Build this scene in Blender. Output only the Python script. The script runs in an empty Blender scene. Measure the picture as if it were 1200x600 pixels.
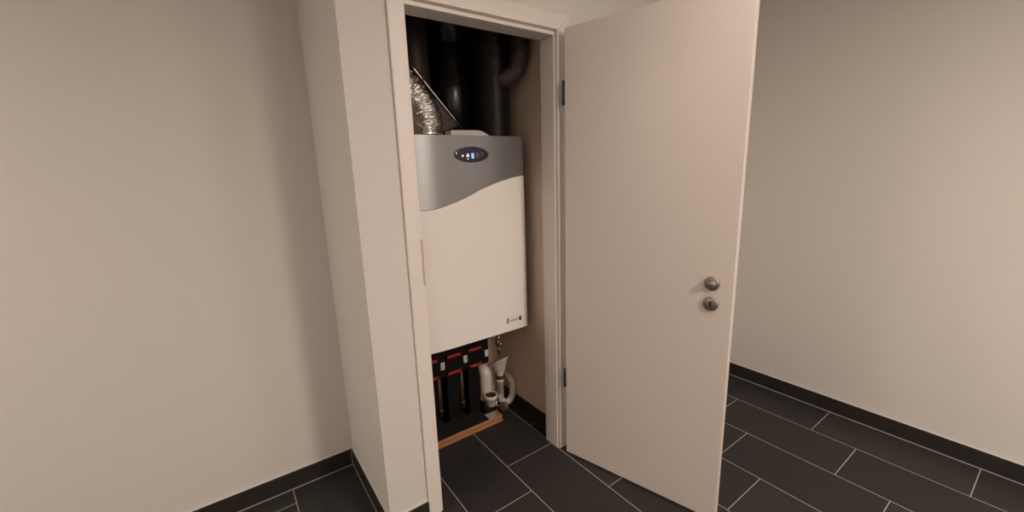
import bpy, bmesh, math, random
from mathutils import Vector, Matrix
random.seed(4)
sc = bpy.context.scene
COL = sc.collection
PI = math.pi

# ------------------------------------------------------------------ materials
def new_mat(name):
    m = bpy.data.materials.new(name); m.use_nodes = True
    nt = m.node_tree
    return m, nt, nt.nodes['Principled BSDF']

def srgb(r, g, b):
    f = lambda c: (c/255/12.92) if c/255 <= .04045 else ((c/255+.055)/1.055)**2.4
    return (f(r), f(g), f(b), 1)

def paint(name, col, rough=.6, noise=40, amt=.04, bump=0.0, metal=0.0, spec=.5, bscale=None):
    m, nt, b = new_mat(name)
    tc = nt.nodes.new('ShaderNodeTexCoord')
    n = nt.nodes.new('ShaderNodeTexNoise'); n.inputs['Scale'].default_value = noise; n.inputs['Detail'].default_value = 4
    nt.links.new(tc.outputs['Object'], n.inputs['Vector'])
    mr = nt.nodes.new('ShaderNodeMapRange')
    mr.inputs[3].default_value = 1-amt; mr.inputs[4].default_value = 1+amt
    nt.links.new(n.outputs['Fac'], mr.inputs[0])
    mx = nt.nodes.new('ShaderNodeMix'); mx.data_type = 'RGBA'; mx.blend_type = 'MULTIPLY'
    mx.inputs[0].default_value = 1; mx.inputs[6].default_value = col
    nt.links.new(mr.outputs[0], mx.inputs[7])
    nt.links.new(mx.outputs[2], b.inputs['Base Color'])
    b.inputs['Roughness'].default_value = rough; b.inputs['Metallic'].default_value = metal
    b.inputs['Specular IOR Level'].default_value = spec
    if bump:
        n2 = nt.nodes.new('ShaderNodeTexNoise'); n2.inputs['Scale'].default_value = bscale or noise*4; n2.inputs['Detail'].default_value = 3
        nt.links.new(tc.outputs['Object'], n2.inputs['Vector'])
        bp = nt.nodes.new('ShaderNodeBump'); bp.inputs['Strength'].default_value = bump; bp.inputs['Distance'].default_value = .002
        nt.links.new(n2.outputs['Fac'], bp.inputs['Height']); nt.links.new(bp.outputs['Normal'], b.inputs['Normal'])
    return m

TW, TL, X4, Y4 = .2916, .585, .0057, .2443      # tile width / length, joint origin, shift .195 per row
def floor_mat():
    m, nt, b = new_mat('slate_tile')
    N, L = nt.nodes, nt.links
    def math_(op, a, c=None, k=None):
        n = N.new('ShaderNodeMath'); n.operation = op
        for i, v in enumerate((a, c)):
            if v is None: continue
            if isinstance(v, (int, float)): n.inputs[i].default_value = v
            else: L.new(v, n.inputs[i])
        return n.outputs[0]
    tc = N.new('ShaderNodeTexCoord'); sp = N.new('ShaderNodeSeparateXYZ'); L.new(tc.outputs['Object'], sp.inputs[0])
    u = math_('DIVIDE', math_('SUBTRACT', sp.outputs[0], X4), TW)
    c = math_('FLOOR', u); fu = math_('FRACT', u)
    v = math_('DIVIDE', math_('SUBTRACT', math_('SUBTRACT', sp.outputs[1], Y4), math_('MULTIPLY', c, .195)), TL)
    r = math_('FLOOR', v); fv = math_('FRACT', v)
    du = math_('MULTIPLY', math_('MINIMUM', fu, math_('SUBTRACT', 1, fu)), TW)
    dv = math_('MULTIPLY', math_('MINIMUM', fv, math_('SUBTRACT', 1, fv)), TL)
    d = math_('MINIMUM', du, dv)
    g = math_('LESS_THAN', d, .0016)
    cmb = N.new('ShaderNodeCombineXYZ'); L.new(c, cmb.inputs[0]); L.new(r, cmb.inputs[1])
    wn = N.new('ShaderNodeTexWhiteNoise'); wn.noise_dimensions = '2D'; L.new(cmb.outputs[0], wn.inputs['Vector'])
    ns = N.new('ShaderNodeTexNoise'); ns.inputs['Scale'].default_value = 14; ns.inputs['Detail'].default_value = 8; ns.inputs['Roughness'].default_value = .7
    L.new(tc.outputs['Object'], ns.inputs['Vector'])
    f = math_('ADD', math_('MULTIPLY', wn.outputs['Value'], .35), math_('MULTIPLY', ns.outputs['Fac'], .65))
    cr = N.new('ShaderNodeValToRGB'); cr.color_ramp.elements[0].position = .2; cr.color_ramp.elements[0].color = (.0205, .0188, .0188, 1)
    cr.color_ramp.elements[1].position = .8; cr.color_ramp.elements[1].color = (.035, .032, .0312, 1)
    L.new(f, cr.inputs[0])
    mx = N.new('ShaderNodeMix'); mx.data_type = 'RGBA'; L.new(g, mx.inputs[0]); L.new(cr.outputs[0], mx.inputs[6]); mx.inputs[7].default_value = (.42, .40, .38, 1)
    L.new(mx.outputs[2], b.inputs['Base Color'])
    L.new(math_('ADD', math_('MULTIPLY', ns.outputs['Fac'], .2), .42), b.inputs['Roughness'])
    b.inputs['Specular IOR Level'].default_value = .3
    bp = N.new('ShaderNodeBump'); bp.inputs['Strength'].default_value = .35; bp.inputs['Distance'].default_value = .002
    L.new(math_('SUBTRACT', ns.outputs['Fac'], g), bp.inputs['Height']); L.new(bp.outputs['Normal'], b.inputs['Normal'])
    return m

def wood_mat():
    m, nt, b = new_mat('pine_plank')
    tc = nt.nodes.new('ShaderNodeTexCoord'); mp = nt.nodes.new('ShaderNodeMapping'); mp.inputs['Scale'].default_value = (2, 30, 60)
    nt.links.new(tc.outputs['Object'], mp.inputs[0])
    n = nt.nodes.new('ShaderNodeTexNoise'); n.inputs['Scale'].default_value = 3; n.inputs['Detail'].default_value = 6
    nt.links.new(mp.outputs[0], n.inputs['Vector'])
    cr = nt.nodes.new('ShaderNodeValToRGB')
    cr.color_ramp.elements[0].position = .3; cr.color_ramp.elements[0].color = (.31, .125, .055, 1)
    cr.color_ramp.elements[1].position = .75; cr.color_ramp.elements[1].color = (.52, .25, .12, 1)
    nt.links.new(n.outputs['Fac'], cr.inputs[0]); nt.links.new(cr.outputs[0], b.inputs['Base Color'])
    b.inputs['Roughness'].default_value = .6
    return m

def foil_mat():
    m, nt, b = new_mat('crumpled_foil')
    tc = nt.nodes.new('ShaderNodeTexCoord'); mp = nt.nodes.new('ShaderNodeMapping'); mp.inputs['Scale'].default_value = (.6, .6, 1.5); mp.inputs['Rotation'].default_value = (0, .5, 0)
    n = nt.nodes.new('ShaderNodeTexNoise'); n.inputs['Scale'].default_value = 40; n.inputs['Detail'].default_value = 4; n.inputs['Distortion'].default_value = 1.0
    nt.links.new(tc.outputs['Object'], mp.inputs[0]); nt.links.new(mp.outputs[0], n.inputs['Vector'])
    bp = nt.nodes.new('ShaderNodeBump'); bp.inputs['Strength'].default_value = 1.0; bp.inputs['Distance'].default_value = .011
    nt.links.new(n.outputs['Fac'], bp.inputs['Height']); nt.links.new(bp.outputs['Normal'], b.inputs['Normal'])
    b.inputs['Base Color'].default_value = (.74, .725, .71, 1); b.inputs['Metallic'].default_value = 1; b.inputs['Roughness'].default_value = .20
    return m

def silver_mat():
    m = paint('silver_brushed', (.30, .31, .325, 1), .41, 500, .04, metal=.62)
    nt = m.node_tree; b = nt.nodes['Principled BSDF']
    t = nt.nodes.new('ShaderNodeTangent'); t.direction_type = 'RADIAL'; t.axis = 'Z'
    nt.links.new(t.outputs[0], b.inputs['Tangent'])
    b.inputs['Anisotropic'].default_value = .75; b.inputs['Anisotropic Rotation'].default_value = .25
    return m

def glow(name, col, s):
    m, nt, b = new_mat(name)
    b.inputs['Base Color'].default_value = (*col, 1); b.inputs['Emission Color'].default_value = (*col, 1); b.inputs['Emission Strength'].default_value = s
    return m

M = dict(
    wall=paint('wall_paint', (.68, .655, .62, 1), .75, 25, .012, .25, bscale=260),
    closet=paint('closet_bounce_paint', (.78, .625, .50, 1), .8, 25, .012, .2, bscale=260),  # wall paint browned to carry the warm bounced light inside the closet
    brownpipe=paint('brown_pipe', (.040, .024, .021, 1), .5, 20, .1),
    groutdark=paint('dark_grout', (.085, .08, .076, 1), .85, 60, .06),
    rebateshade=paint('rebate_shade', (.40, .33, .295, 1), .6, 20, .03),  # brown tone paints the shade that the leaf throws on the rebate
    ceil=paint('ceiling_paint', (.82, .81, .79, 1), .8, 25, .01),
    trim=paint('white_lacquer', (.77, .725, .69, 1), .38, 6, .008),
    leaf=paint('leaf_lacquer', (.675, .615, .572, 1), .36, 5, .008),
    floor=floor_mat(),
    tile=paint('plinth_tile', (.026, .024, .0235, 1), .45, 18, .25, spec=.35),
    grout=paint('grout', (.36, .34, .32, 1), .85, 60, .06),
    sealant=paint('white_sealant', (.62, .6, .58, 1), .5, 60, .03),
    white=paint('enamel_white', (.87, .845, .81, 1), .33, 5, .006),
    silver=silver_mat(),
    casing=paint('casing_grey', (.42, .40, .38, 1), .5, 10, .02),
    cover=paint('cover_beige', (.52, .49, .45, 1), .6, 20, .03),
    glass=paint('display_glass', (.010, .010, .034, 1), .12, 8, .1),
    bezel=paint('display_bezel', (.014, .014, .028, 1), .3, 8, .05),
    ink=paint('logo_ink', (.012, .012, .012, 1), .5, 10, .02),
    inkgrey=paint('logo_grey', (.085, .08, .078, 1), .5, 10, .02),
    black=paint('black_pipe', (.006, .0055, .0055, 1), .26, 20, .2),
    ribbed=paint('black_ribbed', (.006, .0055, .0055, 1), .34, 30, .2, .5, bscale=160),
    brownduct=paint('ribbed_duct', (.055, .037, .031, 1), .55, 30, .08),
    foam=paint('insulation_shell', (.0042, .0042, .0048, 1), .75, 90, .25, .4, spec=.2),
    foamlite=paint('insulation_rail', (.010, .010, .010, 1), .5, 90, .2),
    red=paint('red_handle', (.40, .020, .022, 1), .45, 30, .06),
    tag=paint('white_gauge', (.72, .71, .68, 1), .5, 30, .03),
    mark=paint('gauge_mark', (.10, .10, .10, 1), .5, 30, .03),
    darkcopper=paint('dull_copper', (.075, .045, .033, 1), .5, 40, .15, metal=.3),
    copper=paint('copper', (.42, .19, .11, 1), .35, 40, .1, metal=.9),
    pvc=paint('white_pvc', (.64, .575, .52, 1), .42, 20, .03),
    rubber=paint('black_rubber', (.015, .015, .016, 1), .5, 20, .1),
    chrome=paint('chrome', (.72, .71, .69, 1), .15, 20, .02, metal=1),
    nickel=paint('satin_nickel', (.30, .26, .23, 1), .4, 20, .04, metal=.8),
    plate=paint('plate_satin', (.50, .43, .38, 1), .5, 20, .03, metal=.3),
    darkmetal=paint('dark_hinge', (.05, .036, .03, 1), .45, 20, .1, metal=.6),
    card=paint('grey_card', (.36, .345, .345, 1), .7, 30, .05),
    mat=paint('dark_mat', (.012, .0105, .0105, 1), .85, 120, .3, .5, spec=.25),
    wood=wood_mat(), foil=foil_mat(),
    foilsheet=paint('foil_sheet', (.13, .11, .10, 1), .35, 16, .25, .8, metal=.85, bscale=22),
    blue=glow('lcd_blue', (.22, .42, 1.0), .95),
    lit=glow('icon_white', (.95, .95, .85), .38),
    dim=paint('icon_print', (.16, .15, .16, 1), .5, 10, .02),
)

# ------------------------------------------------------------------ mesh helpers
def obj(name, bm, mat, parent=None, smooth=False, loc=None):
    bmesh.ops.recalc_face_normals(bm, faces=bm.faces)
    me = bpy.data.meshes.new(name); bm.to_mesh(me); bm.free()
    if smooth:
        for p in me.polygons: p.use_smooth = True
    o = bpy.data.objects.new(name, me); COL.objects.link(o)
    me.materials.append(M[mat] if isinstance(mat, str) else mat)
    if parent:
        o.parent = parent
    return o

def box(bm, x0, x1, y0, y1, z0, z1, bev=0.0, seg=2):
    b2 = bmesh.new()
    bmesh.ops.create_cube(b2, size=1)
    for v in b2.verts:
        v.co = Vector(((x0+x1)/2 + v.co.x*(x1-x0), (y0+y1)/2 + v.co.y*(y1-y0), (z0+z1)/2 + v.co.z*(z1-z0)))
    if bev:
        bmesh.ops.bevel(b2, geom=b2.edges[:], offset=bev, segments=seg, profile=.5, affect='EDGES')
    merge(bm, b2)
    return bm

def merge(bm, b2, mtx=None):
    if mtx is not None: b2.transform(mtx)
    me = bpy.data.meshes.new('tmp'); b2.to_mesh(me); b2.free()
    bm.from_mesh(me); bpy.data.meshes.remove(me)

def B(*a, **k): return box(bmesh.new(), *a, **k)

def prism(bm, pts, y0, y1, bev=0.0):
    """polygon in XZ extruded from y0 to y1"""
    b2 = bmesh.new()
    f = b2.faces.new([b2.verts.new((x, y0, z)) for x, z in pts])
    r = bmesh.ops.extrude_face_region(b2, geom=[f])
    for v in r['geom']:
        if isinstance(v, bmesh.types.BMVert): v.co.y = y1
    if bev: bmesh.ops.bevel(b2, geom=b2.edges[:], offset=bev, segments=2, profile=.5, affect='EDGES')
    merge(bm, b2); return bm

def lathe(prof, n=32, axis='Z', at=(0, 0, 0), caps=True):
    """profile [(r, h)] revolved"""
    bm = bmesh.new(); rings = []
    for r, h in prof:
        rings.append([bm.verts.new((r*math.cos(2*PI*i/n), r*math.sin(2*PI*i/n), h)) for i in range(n)])
    for a, c in zip(rings, rings[1:]):
        for i in range(n): bm.faces.new((a[i], a[(i+1) % n], c[(i+1) % n], c[i]))
    if caps:
        for rg in (rings[0], rings[-1]):
            bm.faces.new(rg)
    if axis == 'Y': bm.transform(Matrix.Rotation(PI/2, 4, 'X'))       # +h -> -Y
    if axis == 'X': bm.transform(Matrix.Rotation(PI/2, 4, 'Y'))       # +h -> +X
    bm.transform(Matrix.Translation(at))
    return bm

def spline(pts, n):
    """Catmull-Rom through pts"""
    P = [Vector(p) for p in pts]; P = [P[0]*2-P[1]] + P + [P[-1]*2-P[-2]]
    out = []
    for i in range(1, len(P)-2):
        for k in range(n):
            t = k/n; a, b, c, d = P[i-1], P[i], P[i+1], P[i+2]
            out.append(.5*((2*b) + (c-a)*t + (2*a-5*b+4*c-d)*t*t + (3*b-a-3*c+d)*t**3))
    out.append(P[-2]); return out

def tube(path, rad, n=20, caps=True, jitter=None):
    bm = bmesh.new(); rings = []
    up = Vector((0, 1, 0)); N = len(path)
    for i, p in enumerate(path):
        d = (path[min(i+1, N-1)] - path[max(i-1, 0)]).normalized()
        a = up - d*up.dot(d)
        if a.length < 1e-4: a = Vector((1, 0, 0))
        a.normalize(); up = a; b = d.cross(a)
        r = rad(i/(N-1), i) if callable(rad) else rad
        ring = []
        for k in range(n):
            t = 2*PI*k/n
            q = r*(1 + (jitter(i, k) if jitter else 0))
            ring.append(bm.verts.new(p + (a*math.cos(t) + b*math.sin(t))*q))
        rings.append(ring)
    for u, w in zip(rings, rings[1:]):
        for k in range(n): bm.faces.new((u[k], u[(k+1) % n], w[(k+1) % n], w[k]))
    if caps: bm.faces.new(rings[0]); bm.faces.new(rings[-1])
    return bm

def tag(o, label, cat, group=None, kind=None):
    if label: o['label'] = label
    if cat: o['category'] = cat
    if group: o['group'] = group
    if kind: o['kind'] = kind
    return o

def thing(name, label, cat, loc=(0, 0, 0), group=None, kind=None):
    o = bpy.data.objects.new(name, None); COL.objects.link(o)
    o.location = loc; o.empty_display_size = .05
    bpy.context.view_layer.update()
    return tag(o, label, cat, group, kind)

def part(name, bm, mat, root, smooth=False):
    """bm is given in world coordinates"""
    w = root.location.copy() if root.parent is None else root.parent.location.copy()
    if root.type == 'MESH' and root.parent is None: w = root.location.copy()
    bm.transform(Matrix.Translation(-w))
    return obj(name, bm, mat, root, smooth)

def struct(name, bm, mat, label, cat, smooth=False):
    return tag(obj(name, bm, mat, None, smooth), label, cat, kind='structure')

# ------------------------------------------------------------------ the room
W, H, XO, YR, XC, YB = .657, 1.9762, -.8797, .550, .062, .640
CE = 2.50                       # ceiling height
XL, XR, YF = -3.6, 1.45, -3.4   # left wall, right wall, wall behind the camera
BH, BT = .0874, .010            # plinth tile height, thickness

struct('floor', B(XL-.1, XR+.1, YF-.1, .80, -.05, 0), 'floor', 'dark slate tile floor laid in staggered rectangles with pale joints', 'floor')
struct('ceiling', B(XL-.1, XR+.1, YF-.1, .80, CE, CE+.05), 'ceil', 'flat white ceiling over the hall', 'ceiling')
# wall holding the door opening
bm = bmesh.new()
box(bm, XO, -.69, 0, .10, 0, CE); box(bm, -.69, .035, 0, .10, 2.02, CE); box(bm, .035, XR, 0, .10, 0, CE)
struct('wall_front', bm, 'wall', 'white plastered wall around the closet doorway', 'wall')
struct('wall_recess', B(XO, XO+.10, .10, YR+.1, 0, CE), 'wall', 'white return wall running back beside the doorway', 'wall')
struct('wall_back', B(XL, XO, YR, YR+.1, 0, CE), 'wall', 'white wall at the back of the recess', 'wall')
struct('wall_left', B(XL-.1, XL, YF, YR+.1, 0, CE), 'wall', 'white wall closing the hall beyond the recess', 'wall')
struct('wall_right', B(XR, XR+.1, YF, .10, 0, CE), 'wall', 'white wall behind the open door leaf', 'wall')
struct('wall_rear', B(XL, XR, YF-.1, YF, 0, CE), 'wall', 'white wall facing the closet doorway', 'wall')
# closet walls
struct('wall_closet_right', B(XC, XC+.1, .10, YB+.1, 0, CE), 'closet', 'white closet wall beside the hanging unit', 'wall')
struct('wall_closet_back', B(XO+.10, XC, YB, YB+.1, 0, CE), 'closet', 'white closet wall the unit hangs on', 'wall')
struct('wall_closet_left', B(XO+.10, -.72, .10, YB, 0, CE), 'closet', 'white closet wall hidden beside the doorway', 'wall')

def plinth(name, x0, x1, y0, y1, face, label):
    """tile plinth with a pale joint at the floor and sealant on top; face tells the visible side"""
    o = struct(name, B(x0, x1, y0, y1, 0, BH, bev=.0012, seg=1), 'tile', label, 'baseboard')
    e = .0015
    a, b, c, d = x0, x1, y0, y1
    if face == '-y': c = y0-e
    if face == '-x': a = x0-e
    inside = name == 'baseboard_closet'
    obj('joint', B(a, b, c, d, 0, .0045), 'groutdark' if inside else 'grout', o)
    if inside: return o
    if face == '-y': obj('sealant_bead', B(x0, x1, y0+.004, y1, BH, BH+.0025), 'sealant', o)
    else: obj('sealant_bead', B(x0+.004, x1, y0, y1, BH, BH+.0025), 'sealant', o)
    return o

plinth('baseboard_front', XO, -.7215, -BT, 0, '-y', 'short dark tile plinth between the wall corner and the door frame')
plinth('baseboard_recess', XO-BT, XO, -BT, YR-BT, '-x', 'dark tile plinth along the return wall')
plinth('baseboard_back', XL, XO-BT, YR-BT, YR, '-y', 'dark tile plinth along the back of the recess')
plinth('baseboard_right', XR-BT, XR, YF, -BT, '-x', 'dark tile plinth behind the open door leaf')
plinth('baseboard_hinge', .0815, XR-BT, -BT, 0, '-y', 'dark tile plinth hidden behind the door leaf')
plinth('baseboard_closet', XC-BT, XC, .1, YB, '-x', 'dark tile plinth inside the closet under the hanging unit')
bj = obj('corner_joint', B(XO-BT-.0025, XO-BT, YR-BT-.0025, YR-BT, 0, BH), 'grout', bpy.data.objects['baseboard_back'])

# ------------------------------------------------------------------ door frame
def frame_run(bm, d=0):
    """U-shaped casing: lining + architraves, mitred look"""
    yf = -.012
    # lining with stop (jambs and head)
    box(bm, -.69, -W, 0, .0921, 0, H, bev=.0015, seg=1)
    box(bm, 0, .033, 0, .0921, 0, H, bev=.0015, seg=1)
    box(bm, -.69, .033, 0, .0921, H, H+.034, bev=.0015, seg=1)
    return bm
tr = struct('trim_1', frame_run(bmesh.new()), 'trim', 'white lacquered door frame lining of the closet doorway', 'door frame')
def arch(x0, x1, z0, z1):
    return B(x0, x1, -.012, .0, z0, z1, bev=.003, seg=3)
AZ = 2.058
def miter(pts):
    return prism(bmesh.new(), pts, -.012, 0, bev=.0028)
obj('architrave', miter([(-.7213, 0), (-.669, 0), (-.669, H+.020), (-.7213, AZ)]), 'trim', tr)
obj('architrave', miter([(.080, 0), (.013, 0), (.013, H+.020), (.080, AZ)]), 'trim', tr)
obj('architrave', miter([(-.7213, AZ), (-.669, H+.020), (.013, H+.020), (.080, AZ)]), 'trim', tr)
# added dark strip in the rebate, standing in for the shade of the leaf
sl = obj('shade_strip', box(B(.0042, .0132, -.005, 0, 0, H+.016), -.669, .0132, -.005, 0, H+.0150, H+.020), 'rebateshade', tr); sl['label'] = 'brownish strip painting the shade in the rebate'
sp = obj('strike_plate', B(-.6688, -.6578, -.0022, .0, 1.005, 1.185, bev=.0006, seg=1), 'plate', tr)
sp['label'] = 'satin metal strike plate'
# ------------------------------------------------------------------ door leaf
ANG = math.radians(104.83)
hx, hy = .0139, -.0523
LW, LH, LT = .702, 1.985, .040
leaf = thing('door_1', 'plain white door leaf standing open towards the hall', 'door', (hx, hy, 0), kind='structure')
leaf.rotation_euler = (0, 0, math.atan2(-math.sin(ANG), -math.cos(ANG)))
# local frame: +X along the leaf, +Y to the hidden side, face towards the closet unit at y = 0
def lp(name, bm, mat, root=None, smooth=False): return obj(name, bm, mat, root or leaf, smooth)
LY = 1          # hidden side sign, worked out below
n_vis = Vector((-math.sin(ANG), math.cos(ANG), 0))
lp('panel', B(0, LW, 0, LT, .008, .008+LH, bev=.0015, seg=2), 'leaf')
for z0, z1 in ((1.690, 1.788), (.365, .460)):
    hb = lp('hinge', lathe([(.0025, z0-.002), (.0068, z0), (.0068, (z0+z1)/2-.001), (.0060, (z0+z1)/2), (.0068, (z0+z1)/2+.001), (.0068, z1), (.0025, z1+.002)], 16, at=(-.0085, .004, 0)), 'darkmetal', smooth=True)
    hb['label'] = 'dark metal hinge'
    lp('hinge_plate', B(-.009, .001, .003, .030, z0+.004, z1-.004), 'nickel', hb)
# turn knob on a rose and key escutcheon on the visible side
hz, ha = .995, .631
hd = lp('handle', lathe([(.026, 0), (.026, .006), (.022, .009), (.010, .010), (.009, .013), (.0125, .015), (.0125, .021), (.010, .023)], 28, 'Y', (ha, 0, hz)), 'nickel', smooth=True)
hd['label'] = 'small satin metal turn knob on a round rose'
es = lp('escutcheon', lathe([(.026, 0), (.026, .006), (.022, .009)], 28, 'Y', (ha, 0, hz-.078)), 'nickel', smooth=True)
lp('keyhole', B(ha-.0035, ha+.0035, -.0096, -.0085, hz-.090, hz-.066), 'ink', es)

# ------------------------------------------------------------------ ventilation unit
UX0, UX1, UY, UZ0, UZ1 = -.579, .0172, .25, .596, 1.583
unit = thing('ventilation_unit', 'white wall-hung ventilation unit with silver wave-edged top panel and oval display', 'ventilation unit', ((UX0+UX1)/2, YB, UZ0))
part('casing', B(UX0+.004, UX1-.004, UY+.024, YB, UZ0+.004, UZ1-.003, bev=.003), 'casing', unit)
wave = [(-.579, 1.2635), (-.547, 1.263), (-.51, 1.2635), (-.473, 1.2665), (-.416, 1.278), (-.343, 1.299), (-.290, 1.318), (-.242, 1.338), (-.169, 1.361), (-.110, 1.376), (-.070, 1.3845), (-.042, 1.3895), (UX1, 1.3965)]
wv = [tuple(v.xy) for v in spline([(x, z, 0) for x, z in wave], 4)]
def wave_z(x):
    for (a, za), (b, zb) in zip(wv, wv[1:]):
        if a <= x <= b: return za+(zb-za)*(x-a)/max(b-a, 1e-9)
    return wv[-1][1]
def front_y(x):                                    # the front is bowed back towards its left edge
    return UY + .015*max(0, (-.44-x)/.139)**2 + .003*max(0, (x+.10)/.117)**2
def panel(low, high):
    """solid panel between two curves z = low(x) and z = high(x)"""
    b2 = bmesh.new(); xs = [UX0+(UX1-UX0)*k/72 for k in range(73)]; e = .0012
    cols = []
    for k, x in enumerate(xs):
        y = front_y(x) + (e if k in (0, 72) else 0)
        zl, zh = low(x), high(x)
        cols.append([b2.verts.new(p) for p in ((x, y+e, zl), (x, y, zl+e), (x, y, zh-e), (x, y+e, zh), (x, UY+.024, zh), (x, UY+.024, zl))])
    for a, c in zip(cols, cols[1:]):
        for q in range(6): b2.faces.new((a[q], a[(q+1) % 6], c[(q+1) % 6], c[q]))
    b2.faces.new(cols[0]); b2.faces.new(cols[-1])
    b2.normal_update()
    for ed in b2.edges:
        if len(ed.link_faces) == 2 and ed.calc_face_angle(0) > .5: ed.smooth = False
    return b2
fp = part('front_panel', panel(lambda x: UZ0, lambda x: wave_z(x)-.0006), 'white', unit, True); fp['label'] = 'white lower front panel'
tp = part('top_panel', panel(lambda x: wave_z(x)+.0006, lambda x: UZ1), 'silver', unit, True); tp['label'] = 'silver grey top panel with a wave-shaped lower edge'
# oval display
ox, oz = -.2815, 1.499
def ellip(rx, rz, y0, y1, n=48):
    b2 = bmesh.new(); rr = []
    for s, y in ((1, y0), (1, (y0*.35+y1*.65)), (.965, y1)):
        rr.append([b2.verts.new((ox+rx*s*math.cos(2*PI*i/n), y, oz+rz*s*math.sin(2*PI*i/n))) for i in range(n)])
    for a, c in zip(rr, rr[1:]):
        for i in range(n): b2.faces.new((a[i], a[(i+1) % n], c[(i+1) % n], c[i]))
    b2.faces.new(rr[0]); b2.faces.new(rr[-1]); return b2
dp = part('display', ellip(.0895, .0345, UY, UY-.005), 'bezel', unit); dp['label'] = 'dark oval control display'
part('display_glass', ellip(.083, .0300, UY-.0045, UY-.0062), 'glass', dp)
def ico(name, pts, mat, y=UY-.0068, t=.0006):
    return part(name, prism(bmesh.new(), pts, y, y+t), mat, dp)
def circ(cx, cz, r, n=14): return [(cx+r*math.cos(2*PI*i/n), cz+r*math.sin(2*PI*i/n)) for i in range(n)]
def rect(cx, cz, w, h): return [(cx-w/2, cz-h/2), (cx+w/2, cz-h/2), (cx+w/2, cz+h/2), (cx-w/2, cz+h/2)]
ico('icon', circ(-.331, 1.4935, .0052), 'lit')
ico('icon', [(-.3115, 1.488), (-.298, 1.488), (-.298, 1.497), (-.3045, 1.505), (-.3115, 1.497)], 'lit')
ico('icon', circ(-.305, 1.4795, .0035), 'lit')
lc = ico('screen', rect(-.2795, 1.493, .0135, .024), 'blue'); lc['label'] = 'small lit blue screen'
b3 = bmesh.new()
for dz in (.0085, .0, -.0085): prism(b3, rect(-.2545, 1.495+dz, .015, .0045), UY-.0068, UY-.0062)
part('icon', b3, 'dim', dp)
b3 = bmesh.new()
prism(b3, rect(-.2295, 1.4965, .004, .016), UY-.0068, UY-.0062); prism(b3, rect(-.2295, 1.5065, .012, .003), UY-.0068, UY-.0062)
part('icon', b3, 'dim', dp)
# maker's logo at the foot of the panel: bracket, lettering, half-round
lg = part('logo', prism(bmesh.new(), [(-.1195, .642), (-.1065, .642), (-.1065, .6475), (-.1125, .6475), (-.1125, .6625), (-.1065, .6625), (-.1065, .668), (-.1195, .668)], UY-.0006, UY), 'ink', unit)
lg['label'] = 'small black and grey logo'
hp = [(-.0265, .6395), (-.0265, .6655)] + [(-.0285-.0145*math.sin(PI*i/10), .6525+.013*math.cos(PI*i/10)) for i in range(11)]
part('half_disc', prism(bmesh.new(), hp, UY-.0006, UY), 'ink', lg)
fc = bpy.data.curves.new('lettering', 'FONT'); fc.body = 'PLUGGIT'; fc.size = .0150; fc.extrude = .0002; fc.offset = .0003; fc.align_x = 'LEFT'; fc.space_character = 1.08
fo = bpy.data.objects.new('lettering', fc); COL.objects.link(fo)
bpy.context.view_layer.update()
me = bpy.data.meshes.new_from_object(fo.evaluated_get(bpy.context.evaluated_depsgraph_get()))
bpy.data.objects.remove(fo); b3 = bmesh.new(); b3.from_mesh(me); bpy.data.meshes.remove(me)
xs = [v.co.x for v in b3.verts]; sx = .0575/(max(xs)-min(xs)); x0 = min(xs)
for v in b3.verts: v.co = Vector((-.1040+(v.co.x-x0)*sx, UY-.0004-v.co.z, .6475+v.co.y))
part('lettering', b3, 'inkgrey', lg)
# low sloping cover on top
part('top_cover', prism(bmesh.new(), [(-.366, UZ1-.004), (-.150, UZ1-.004), (-.178, 1.594), (-.205, 1.6065), (-.225, 1.609), (-.366, 1.606)], .276, .335, bev=.002), 'cover', unit)
cl = part('duct_collar', lathe([(.078, UZ1-.004), (.078, 1.601), (.075, 1.603), (.075, 1.608), (.078, 1.610), (.078, 1.616)], 40, at=(-.452, .358, 0)), 'chrome', unit, True)
cl['label'] = 'shiny metal duct collar'

# ------------------------------------------------------------------ ducts above the unit
def hsh(a, b):
    v = math.sin(a*127.1+b*311.7)*43758.5453; return v-math.floor(v)
def vnoise(x, y, per):
    i, j = math.floor(x), math.floor(y); u, v = x-i, y-j; u = u*u*(3-2*u); v = v*v*(3-2*v)
    g = lambda a, b: hsh(a % per, b)
    return (g(i, j)*(1-u)+g(i+1, j)*u)*(1-v) + (g(i, j+1)*(1-u)+g(i+1, j+1)*u)*v
def jit(i, k):
    a = k/72
    w = i*.42 + 1.1*vnoise(a*6, i*.05, 6)                       # folds wander round the duct
    return .055*(abs(math.sin(w*PI/2*.9))-.5) + .07*(vnoise(a*9, i*.30, 9)-.5) + .05*(vnoise(a*18, i*.65, 18)-.5)
path = spline([(-.452, .357, 1.617), (-.453, .357, 1.645), (-.464, .357, 1.690), (-.492, .357, 1.737), (-.530, .357, 1.779), (-.580, .357, 1.835), (-.612, .358, 1.920), (-.618, .360, 2.05), (-.618, .362, CE)], 18)
fd = tag(obj('foil_duct', tube(path, .079, 72, True, jit), 'foil', None, True), 'crumpled silver foil flexible duct rising from the shiny collar', 'duct')
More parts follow.
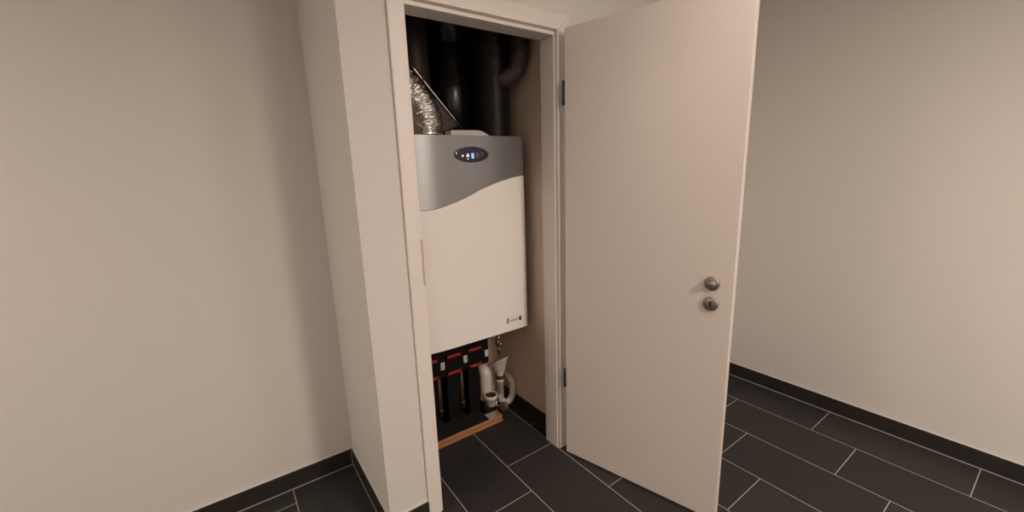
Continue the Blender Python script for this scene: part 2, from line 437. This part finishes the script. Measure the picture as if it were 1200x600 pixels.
# foil-faced insulation sheet sloping behind the foil duct
def sheet():
    b2 = bmesh.new(); nu, nv = 24, 10; g = []
    A = [Vector((-.470, .452, 1.915)), Vector((-.219, .452, 1.640))]      # the bright edge
    Bq = [Vector((-.60, .448, 1.84)), Vector((-.345, .448, 1.60))]
    for i in range(nu+1):
        row = []
        for j in range(nv+1):
            p = A[0].lerp(A[1], i/nu).lerp(Bq[0].lerp(Bq[1], i/nu), j/nv)
            p.y -= .003*(1+math.sin(i*.9+j*.7)) * (j/nv)
            row.append(b2.verts.new(p))
        g.append(row)
    for i in range(nu):
        for j in range(nv): b2.faces.new((g[i][j], g[i+1][j], g[i+1][j+1], g[i][j+1]))
    r = bmesh.ops.solidify(b2, geom=b2.faces[:], thickness=.004)
    return b2
fs = thing('foil_sheet', 'dull foil-faced sheet slanting behind the silver foil duct', 'foil sheet', (-.40, .452, 1.60))
part('sheet', sheet(), 'foilsheet', fs, True)
eg = part('folded_edge', tube([Vector((-.470, .449, 1.915)).lerp(Vector((-.219, .449, 1.640)), t/8) for t in range(9)], .0045, 10), 'chrome', fs, True); eg['label'] = 'bright folded edge'
# smooth black pipe with a socket
bpz = thing('black_pipe', 'smooth black pipe with a socket joint behind the foil duct', 'pipe', (-.212, .546, UZ1))
part('tube', lathe([(.088, UZ1), (.088, 1.825), (.085, 1.845), (.073, 1.915), (.072, 1.93), (.072, CE)], 40, at=(-.212, .546, 0)), 'black', bpz, True)
part('socket', lathe([(.074, 2.030), (.083, 2.034), (.083, 2.110), (.086, 2.114), (.086, 2.126), (.083, 2.130), (.074, 2.134)], 40, at=(-.212, .546, 0), caps=False), 'black', bpz, True)
# ribbed black duct with a slim brownish branch
rd = thing('ribbed_duct', 'black ribbed duct with a slim brownish branch near the closet side wall', 'duct', (-.062, .400, UZ1))
prof = []; z = UZ1
while z < CE-.009: prof += [(.0895, z), (.0922, z+.002), (.0922, z+.005), (.0895, z+.007)]; z += .008
prof += [(.0895, CE)]
part('duct', lathe(prof, 44, at=(-.062, .400, 0)), 'ribbed', rd, True)
pth = spline([(.012, .252, CE), (.012, .252, 2.2), (.012, .252, 2.00), (.008, .254, 1.945), (-.006, .266, 1.895), (-.026, .292, 1.865), (-.045, .330, 1.853)], 26)
br = part('branch', tube(pth, lambda t, i: .0415+.0028*math.sin(i*1.7), 32), 'brownduct', rd, True)
br['label'] = 'slim brownish corrugated branch'
# brown pipe further back
tag(obj('brown_pipe', lathe([(.072, UZ1), (.072, CE)], 36, at=(-.395, .560, 0)), 'brownpipe', None, True), 'dark brown pipe at the back between foil duct and black pipe', 'pipe')
tag(obj('shade_sheet', B(-.69, .045, YB-.003, YB, UZ1+.02, CE), 'foam'), 'black sheet standing in for the deep shade behind the ducts', 'shade sheet')  # added sheet, black in place of shadow on the upper closet wall

# ------------------------------------------------------------------ heating manifold under the unit
mf = thing('heating_manifold', 'black insulated heating manifold with red handles on the closet wall', 'manifold', (-.305, YB, 0))
b3 = B(-.540, -.085, YB-.02, YB, .320, .485, bev=.003); box(b3, -.540, -.152, YB-.02, YB, .001, .320, bev=.003)
part('back_plate', b3, 'foam', mf)
part('shell', B(-.535, -.086, .50, YB-.02, .318, .470, bev=.006), 'foam', mf)
part('top_rail', B(-.538, -.083, .492, YB-.02, .470, .490, bev=.004), 'foamlite', mf)
for i, cx in enumerate((-.461, -.321, -.186)):
    for z in (.438, .340):
        h = part('red_handle', lathe([(.004, -.041), (.0085, -.039), (.0085, .039), (.004, .041)], 14, 'X', (cx, .484, z)), 'red', mf, True)
        h['label'] = 'red bar handle'
        part('handle_stem', lathe([(.007, 0), (.007, .020)], 12, 'Y', (cx, .502, z)), 'foam', h, True)
    gx = (-.526, -.385, -.244)[i]
    g = part('gauge', B(gx-.0115, gx+.0115, .494, .502, .368, .410, bev=.002), 'tag', mf); g['label'] = 'small white gauge'
    b3 = bmesh.new()
    for dz in (-.010, -.003, .004, .011): box(b3, gx-.006, gx+.006, .4932, .4942, .388+dz, .3895+dz)
    part('scale', b3, 'mark', g)
    part('lower_shell', B(cx-.037 if i else cx-.03, cx+.035, .512, YB-.02, .001, .318, bev=.006), 'foam', mf)
g = part('gauge', B(-.1145, -.0935, .494, .502, .362, .404, bev=.002), 'tag', mf); g['label'] = 'small white gauge'
for px in (-.398, -.258):
    part('riser_pipe', lathe([(.0125, .07), (.0125, .318)], 16, at=(px, .535, 0)), 'darkcopper', mf, True)
    part('pipe_collar', lathe([(.017, .095), (.017, .12)], 16, at=(px, .535, 0)), 'rubber', mf, True)

# ------------------------------------------------------------------ drain with funnel and trap
# relief valve hanging from the unit
rv = thing('relief_valve', 'small brass and chrome relief valve with copper tail above the drain funnel', 'valve', (-.036, .470, UZ0))
part('valve_body', lathe([(.009, UZ0+.004), (.009, .480), (.016, .476), (.016, .462), (.011, .459), (.011, .448), (.020, .444), (.020, .432), (.011, .428), (.009, .414)], 20, at=(-.036, .470, 0)), 'nickel', rv, True)
part('knob', lathe([(.008, 0), (.012, .002), (.012, .014), (.009, .018)], 16, 'Y', (-.036, .456, .438)), 'chrome', rv, True)
part('tail', lathe([(.0085, .414), (.0085, .368), (.0065, .368), (.0065, .40)], 16, at=(-.036, .470, 0)), 'copper', rv, True)
part('side_screw', lathe([(.006, 0), (.006, .014), (.009, .015), (.009, .020)], 12, 'X', (-.022, .470, .438)), 'nickel', rv, True)

fx, fy = -.046, .450
tn = thing('drain_funnel', 'white plastic funnel with black clamp and curved trap pipe', 'funnel', (fx, fy, .03))
fb = lathe([(.021, .245), (.022, .258), (.030, .274), (.048, .329), (.053, .333), (.053, .338), (.049, .338), (.045, .329), (.027, .276), (.018, .258), (.018, .245)], 36, at=(fx, fy, 0), caps=False)
for v in fb.verts:                                   # the rim is cut at a slant, high at the front
    d = (v.co.x-fx)*.54 + (v.co.y-fy)*.84
    e = (v.co.x-fx)*.84 - (v.co.y-fy)*.54
    v.co.z += (.42*e-.46*d)*max(0, min(1, (v.co.z-.262)/.055))
part('funnel_cone', fb, 'pvc', tn, True)
c = part('clamp', lathe([(.022, .226), (.0285, .228), (.0285, .245), (.022, .247)], 28, at=(fx, fy, 0), caps=False), 'rubber', tn, True); c['label'] = 'black clamp ring'
part('clamp_screw', lathe([(.005, 0), (.005, .014)], 10, 'Y', (fx+.004, fy-.026, .236)), 'chrome', c, True)
part('neck', lathe([(.0195, .100), (.0195, .226), (.0225, .227), (.0225, .212), (.0235, .205)], 28, at=(fx, fy, 0)), 'pvc', tn, True)
tp_ = spline([(fx, fy, .135), (fx+.001, fy, .095), (fx+.016, fy, .064), (fx+.046, fy, .054), (fx+.074, fy, .070), (fx+.085, fy, .105), (fx+.086, fy, .145), (fx+.086, fy+.006, .170), (fx+.086, fy+.030, .188), (fx+.086, fy+.07, .194), (fx+.086, YB, .194)], 8)
part('trap_pipe', tube(tp_, lambda t, i: .0195, 24), 'pvc', tn, True)
part('union_nut', lathe([(.0195, .118), (.0215, .120), (.0215, .138), (.0195, .140)], 14, at=(fx+.086, fy, 0)), 'pvc', tn)

wx, wy = -.107, .515
wp = thing('waste_pipe', 'thick off-white waste pipe with dark open socket beside the manifold', 'pipe', (wx, wy, 0))
part('pipe', tube(spline([(wx+.002, YB, .272), (wx+.002, wy+.05, .272), (wx, wy+.012, .266), (wx, wy, .244), (wx, wy, .22), (wx, wy, .16), (wx, wy, .105)], 8), .0365, 32), 'pvc', wp, True)
part('collar', lathe([(.0365, .085), (.0415, .088), (.0415, .108), (.0365, .112)], 32, at=(wx, wy, 0)), 'pvc', wp, True)
cx_, cy_ = -.116, .450
part('socket_ring', lathe([(.020, .072), (.032, .084), (.0355, .122), (.0405, .124), (.0405, .145), (.0345, .145), (.0335, .129), (.0335, .122)], 36, at=(cx_, cy_, 0)), 'pvc', wp, True)
s_ = part('socket_seal', lathe([(.0336, .125), (.0336, .1405), (.004, .1405)], 30, at=(cx_, cy_, 0)), 'rubber', wp, True); s_['label'] = 'black open socket'
part('floor_bend', lathe([(.030, 0), (.034, .004), (.034, .03), (.032, .088)], 32, at=(wx, wy, 0)), 'rubber', wp, True)

vx, vy = -.0755, .453
dv = thing('drain_valve', 'little chrome drain valve with dark round knob standing by the planks', 'valve', (vx, vy, 0))
part('body', lathe([(.0095, 0), (.0095, .020), (.0065, .024), (.0065, .048), (.0095, .050), (.0095, .066), (.0065, .070), (.0065, .084), (.003, .086)], 20, at=(vx, vy, 0)), 'chrome', dv, True)
mt = Matrix.Translation((vx+.028, .420, .056)) @ Matrix.Rotation(math.radians(-30), 4, 'Z') @ Matrix.Rotation(math.radians(65), 4, 'X')
b3 = lathe([(.010, 0), (.024, .002), (.027, .006), (.027, .011), (.022, .013), (.008, .010), (.006, .016)], 28); b3.transform(mt)
part('wheel', b3, 'darkcopper', dv, True)
part('stem', tube([Vector((vx+.004, vy-.004, .050)), Vector((vx+.013, .436, .053)), Vector((vx+.028, .420, .056))], .005, 12), 'chrome', dv, True)

# ------------------------------------------------------------------ planks on the closet floor
for k, (y0, y1, z0, x1, lab) in enumerate(((.373, .440, 0, -.088, 'lower wooden plank of the pair lying on the closet floor'),
                                            (.384, .442, .0185, -.084, 'upper wooden plank of the pair under the dark mat'))):
    p = tag(obj('wooden_plank', B(-.655, x1, y0, y1, z0, z0+.0165, bev=.0022, seg=2), 'wood'), lab, 'plank', 'planks on the closet floor')
tag(obj('dark_mat', B(-.655, -.172, .388, .508, .035, .0395, bev=.001, seg=1), 'mat'), 'dark strip of matting lying along the upper plank', 'mat')
b3 = prism(bmesh.new(), [(-.171, .388), (-.120, .388), (-.102, .440), (-.171, .440)], -.035, -.0380)
for v in b3.verts: v.co = Vector((v.co.x, v.co.z, -v.co.y))
tag(obj('grey_card', b3, 'card'), 'small grey card on the bare end of the upper plank', 'card')

# ------------------------------------------------------------------ light
def light(name, kind, loc, energy, col, size=.2, rot=None):
    l = bpy.data.lights.new(name, kind); l.energy = energy; l.color = col
    if kind == 'AREA': l.shape = 'DISK'; l.size = size
    else: l.shadow_soft_size = size
    o = bpy.data.objects.new(name, l); COL.objects.link(o); o.location = loc
    if rot: o.rotation_euler = rot
    return o
WARM = (1.0, .84, .72)
light('hall_ceiling_lamp', 'AREA', (-.02, -2.9, 2.3), 71.5, WARM, .4)
light('hall_fill_light', 'AREA', (-2.2, -2.6, 2.4), 6, WARM, .4)  # unseen fill added to lift the frame lining and the leaf
light('recess_fill_light', 'AREA', (-3.1, -.30, 2.2), 24, WARM, .4)  # unseen fill added on the left to brighten the recess walls
light('door_ceiling_spot', 'AREA', (-.12, -1.15, 2.4), 7.5, WARM, .2)
w = bpy.data.worlds.new('world'); sc.world = w; w.use_nodes = True
w.node_tree.nodes['Background'].inputs[0].default_value = (.02, .017, .015, 1)
w.node_tree.nodes['Background'].inputs[1].default_value = 1

# ------------------------------------------------------------------ camera
cam = bpy.data.cameras.new('camera'); co = bpy.data.objects.new('camera', cam); COL.objects.link(co)
cam.sensor_width = 36; cam.sensor_fit = 'HORIZONTAL'; cam.lens = 483.28/1200*36; cam.clip_start = .05
def basis(yaw, pitch, roll):
    y, p, r = map(math.radians, (yaw, pitch, roll))
    fw = Vector((-math.sin(y)*math.cos(p), math.cos(y)*math.cos(p), math.sin(p)))
    rt = Vector((math.cos(y), math.sin(y), 0)); up = rt.cross(fw)
    return rt*math.cos(r)+up*math.sin(r), -rt*math.sin(r)+up*math.cos(r), fw
rt, up, fw = basis(-35.3226, -11.9131, -1.8346)
co.matrix_world = Matrix(((rt.x, up.x, -fw.x, -1.2617), (rt.y, up.y, -fw.y, -1.426), (rt.z, up.z, -fw.z, 1.4289), (0, 0, 0, 1)))
sc.camera = co
sc.view_settings.view_transform = 'Standard'; sc.view_settings.look = 'None'
sc.view_settings.gamma = 1; sc.view_settings.use_curve_mapping = False
sc.view_settings.exposure = 0
